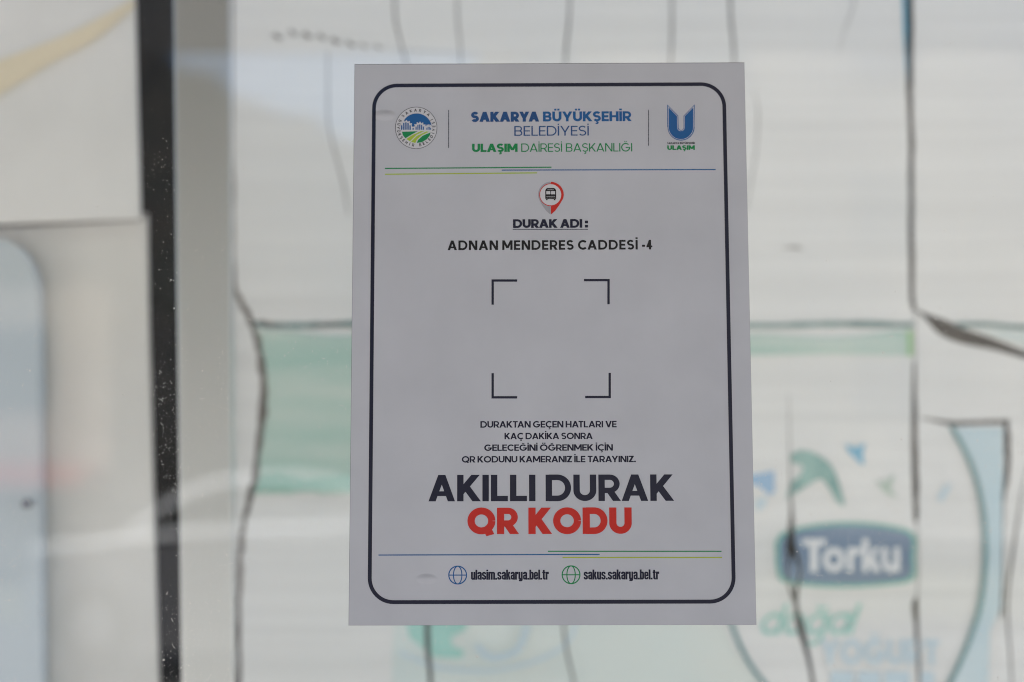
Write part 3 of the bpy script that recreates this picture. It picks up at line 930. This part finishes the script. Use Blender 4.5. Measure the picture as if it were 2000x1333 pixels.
def arch(cx, by, rx, ry, n=14):
    return [(cx + rx * math.cos(R(180 + 180 * i / n)), by + ry * math.sin(R(180 + 180 * i / n))) for i in range(n + 1)]
negs = []
for cx, rx, ry in ((793.5, 12.5, 17), (820, 12, 13.5), (837.5, 7.5, 8.5)):
    negs.append(arch(cx, 254.6, rx, ry))
    for a in range(200, 345, 24):      # cog teeth round the arches
        x, y = cx + (rx + .8) * math.cos(R(a)), 254.6 + (ry + .8) * math.sin(R(a))
        negs.append(rect(x - 1.3, y - 1.3, x + 1.3, y + 1.3))
negs.append([(780, 215), (791, 226), (790, 236), (776, 244)])
sub('emblem_sky', [skyp], 'blue', negs)
bars = []
for cx, rx, ry, nb in ((793, 10.3, 14.5, 5), (820, 9, 10.5, 5), (837.5, 5, 6, 4)):
    for i in range(nb):
        x = cx - rx + 2 * rx * (i + .5) / nb
        yt_ = 254.5 - ry * math.sqrt(max(0, 1 - ((x - cx) / rx) ** 2))
        bars.append(rect(x - rx / nb * .62, yt_, x + rx / nb * .62, 254.5))
sub('emblem_bridge', bars, 'blue')
g1p = [(785.2, 258.4), (816, 257.3), (804, 264), (792, 271.2), (787, 265)]
g2p = [(841, 259.6), (826, 266), (817, 274), (814, 280.2), (824, 279), (834, 273), (840, 265)]
sub('emblem_field', [g1p, g2p], 'green', lay=2)
sub('emblem_field', [[(822, 257.3), (829, 257.3), (814, 264), (803, 275), (800.5, 277), (793.5, 272.6), (806, 264.5)], [(833, 257.6), (838.5, 258.4), (824, 265), (814.5, 273.5), (811.5, 280.4), (802.6, 278), (814, 266.5)]], 'lime', lay=2)
# ring lettering
RV, RF = [], []
def ring_text(s, a_start, a_end, inward):
    for i, ch in enumerate(s):
        if ch == ' ':
            continue
        a = a_start + (a_end - a_start) * i / (len(s) - 1)
        (gv, gf), W = glyph(ch, .2)
        n = len(RV)
        cx, cz = UV(813, 250.8)
        k = 0.0016
        r0 = 0.00895 if not inward else 0.01035
        rr_ = R(a)
        for vx, vy in gv:
            lx, ly = (vx - W / 2) * k * 0.95, vy * k
            if not inward:
                tx, tz = math.sin(rr_), -math.cos(rr_)
                ux, uz = math.cos(rr_), math.sin(rr_)
                r_ = r0
            else:
                tx, tz = -math.sin(rr_), math.cos(rr_)
                ux, uz = -math.cos(rr_), -math.sin(rr_)
                r_ = r0
            RV.append((cx + math.cos(rr_) * r_ + tx * lx + ux * ly, cz + math.sin(rr_) * r_ + tz * lx + uz * ly))
        RF.extend(tuple(i_ + n for i_ in t) for t in gf)
ring_text('SAKARYA', 137, 48, False)
ring_text('BÜYÜKŞEHİR BELEDİYESİ', 156, 388, True)
ink('emblem_lettering', (RV, RF), 'black', em, 2)

# transport emblem: winged U
ue = shape('transport_emblem', [[(1303, 205), (1324.5, 227), (1325, 250)] + arc(1330, 250, 5.0, 5, 180, 0, 10) + [(1335, 227), (1356.5, 205), (1356, 249)] + arc(1330, 249, 26.4, 26.5, 0, 180, 24) + [(1303.2, 249)]], 'blue')
uo = [(1304.6, 208.4), (1323, 227.6), (1323.4, 250)] + arc(1329.7, 250, 6.4, 6.4, 180, 0, 10) + [(1336.2, 227.6), (1354.9, 208.4), (1354.4, 249)] + arc(1329.7, 249, 24.7, 24.8, 0, 180, 24)
ui = [(1305.5, 210.6), (1322.2, 228), (1322.6, 250)] + arc(1329.7, 250, 7.2, 7.2, 180, 0, 10) + [(1337, 228), (1354, 210.6), (1353.6, 249)] + arc(1329.7, 249, 23.9, 24.0, 0, 180, 24)
shape('inner_line', [uo], 'vinyl_white', ue, [ui], 2)
text('emblem_lettering', [('SAKARYA BÜYÜKŞEHİR', .24)], 1303, 1357, 278.6, 282.4, 'black', ue, .09, lay=1)
text('emblem_lettering', [('ULAŞIM', .28)], 1303, 1357, 284.8, 293.8, 'green', ue, .03, lay=1)

# bus pin
C_ = (1075.6, 380.9)
rc = (1077, 380.9)
pin = shape('pin_icon', [[(1075.6, 356)] + [(1075.6 + 25.4 * math.sin(R(a)), 381 - 25 * math.cos(R(a))) for a in range(6, 111, 8)] + [(1092, 402), (1084, 413), (1075.9, 420)]], 'red', neg=[disc(1075.4, 381.3, 20.6, 48)])
shape('pin_half', [[(1075.2, 356)] + [(1075.6 - 24.8 * math.sin(R(a)), 381 - 25 * math.cos(R(a))) for a in range(6, 111, 8)] + [(1059, 402), (1067, 413), (1075.2, 420)]], 'greyink', pin, [disc(1075.4, 381.3, 22.2, 48)])
shape('pin_disc', [disc(1075.4, 381.3, 20.6, 48)], 'vinyl_white', pin)
shape('pin_ring', [arc(1075.4, 381.3, 22.2, 22.2, 88, 272, 30) + arc(1075.4, 381.3, 20.7, 20.7, 272, 88, 30)], 'red', pin)
shape('bus', [[(1066.5, 369.6), (1069, 368.2), (1082, 368.2), (1084.6, 369.6), (1086.2, 373), (1086.2, 389), (1084.6, 389.6), (1084.6, 392), (1081.8, 392), (1081.8, 389.8), (1069.4, 389.8), (1069.4, 392), (1066.6, 392), (1066.6, 389.6), (1064.9, 389), (1064.9, 373)]],
      'black', pin, [rect(1067, 374.2, 1074.7, 380.4), rect(1076.2, 374.2, 1084.1, 380.4), rect(1069.5, 371.2, 1081.6, 371.9), rect(1067, 384, 1084, 384.7), rect(1066, 387.4, 1085, 387.9)], 2)

text('stop_heading', [('DURAK ADI :', .26)], 1002, 1148.5, 428.9, 445.9, 'navy', gap=.03, space=.16)
shape('underline', [rect(1001.5, 448, 1148.3, 449.4)], 'navy')
text('stop_name', [('ADNAN MENDERES CADDESİ -4', .215)], 874.3, 1274, 470.0, 488.7, 'black', gap=.14, space=.32)

# scan frame brackets
def bracket(x, y, dx, dy):
    t = 4.6
    shape('scan_bracket', [rect(*sorted_rect(x, y, x + dx * 50.2, y + dy * t)), rect(*sorted_rect(x, y, x + dx * t, y + dy * 49.5))], 'navy')
def sorted_rect(x0, y0, x1, y1):
    return min(x0, x1), min(y0, y1), max(x0, x1), max(y0, y1)
bracket(960, 546.4, 1, 1)
bracket(1190.7, 545.6, -1, 1)
bracket(960, 779, 1, -1)
bracket(1193, 778.4, -1, -1)

W1 = .205
text('instruction_lettering', [('DURAKTAN GEÇEN HATLARI VE', W1)], 938.3, 1204.3, 822.9, 835.6, 'navy', gap=.045, space=.20)
text('instruction_lettering', [('KAÇ DAKİKA SONRA', W1)], 985.4, 1157.5, 845.9, 858.3, 'navy', gap=.045, space=.20)
text('instruction_lettering', [('GELECEĞİNİ ÖĞRENMEK İÇİN', W1)], 945.8, 1197, 868.5, 880.9, 'navy', gap=.045, space=.20)
text('instruction_lettering', [('QR KODUNU KAMERANIZ İLE TARAYINIZ.', W1)], 902, 1241.7, 891.1, 903.6, 'navy', gap=.045, space=.20)
text('slogan_lettering', [('AKILLI DURAK', .225)], 837, 1315.5, 927.6, 979.2, 'navy', gap=.075, space=.26)
text('slogan_lettering', [('QR KODU', .265)], 913, 1234, 991.9, 1043.4, 'red', gap=.055, space=.27)

# footer
shape('rule_line', [quads([(739.5, 1084.5), (1171, 1083.2)], 2.1)[0]], 'blue')
shape('rule_line', [rect(1070, 1076.2, 1409, 1078.2)], 'green')
shape('rule_line', [rect(1098.5, 1088.2, 1410, 1090.4)], 'lime')
def globe(cx, cy, m):
    r, t = 18.4, 2.2
    pos = quads(arc(cx, cy, r - t / 2, r - t / 2, 0, 360, 48), t) + quads(arc(cx, cy, 8.2, r - t / 2, 0, 360, 36), 2.0) + [rect(cx - r + 1, cy - 1, cx + r - 1, cy + 1)]
    return shape('globe_icon', pos, m)
globe(894, 1123.6, 'blue')
globe(1115.3, 1123, 'green')
text('web_address', [('ulasim.sakarya.bel.tr', .225)], 920, 1072, 1117.2, 1132.6, 'navy', gap=.02, font=low)
text('web_address', [('sakus.sakarya.bel.tr', .225)], 1140, 1287.5, 1116.8, 1132.2, 'navy', gap=.02, font=low)

# ================================================================== dust on the glass (nobody could count it)
DV, DF = [], []
def speck(px, py, r, asp=1.0, Y=-0.0002):
    c = P(px, py, Y)
    k = 1 / FPX * (Y - CAM.y)
    n = len(DV)
    a0 = random.uniform(0, 6.28)
    m_ = random.choice((4, 5, 6))
    for i in range(m_):
        a = a0 + i * 6.283 / m_
        rr_ = r * random.uniform(.6, 1.2) * k
        DV.append((c.x + rr_ * math.cos(a), c.y, c.z + rr_ * asp * math.sin(a)))
    DV.append((c.x, c.y - r * k * 0.6, c.z))
    for i in range(m_):
        DF.append((n + i, n + (i + 1) % m_, n + m_))
def on_sticker(x, y):
    return 680 < x < 1482 and 118 < y < 1226
def dens(x, y):
    d = 0.30 + 0.8 * min(1, max(0, (y - 350) / 350))
    d *= 0.6 + 0.4 * math.sin(x * .011 + 1.3) * math.sin(y * .013)
    if y < 250:
        d *= .5
    return d
cnt = 0
while cnt < 22000:
    x, y = random.uniform(-250, 2250), random.uniform(-150, 1480)
    if on_sticker(x, y) or random.random() > dens(x, y):
        continue
    speck(x, y, min(2.2, random.lognormvariate(-0.72, 0.48)))
    cnt += 1
cnt = 0
while cnt < 900:
    x, y = random.uniform(-250, 2250), random.uniform(-150, 1480)
    if on_sticker(x, y) or random.random() > dens(x, y):
        continue
    a, cv, L = random.uniform(0, 6.28), random.uniform(-.3, .3), random.uniform(.7, 1.8)
    pth = [(x, y)]
    for i in range(5):
        a += cv + random.uniform(-.2, .2)
        pth.append((pth[-1][0] + L * math.cos(a), pth[-1][1] + L * math.sin(a)))
    for q in quads(pth, random.uniform(.45, .85)):
        n = len(DV)
        DV.extend(tuple(P(px, py, -0.0003)) for px, py in q)
        DF.append((n, n + 1, n + 2, n + 3))
    cnt += 1
link('glass_dust', mesh('glass_dust', DV, facing(DV, DF)), M['dust'], None,
     'pale dust specks and short fibres scattered over the glass around the sticker', 'dust', kind='stuff')
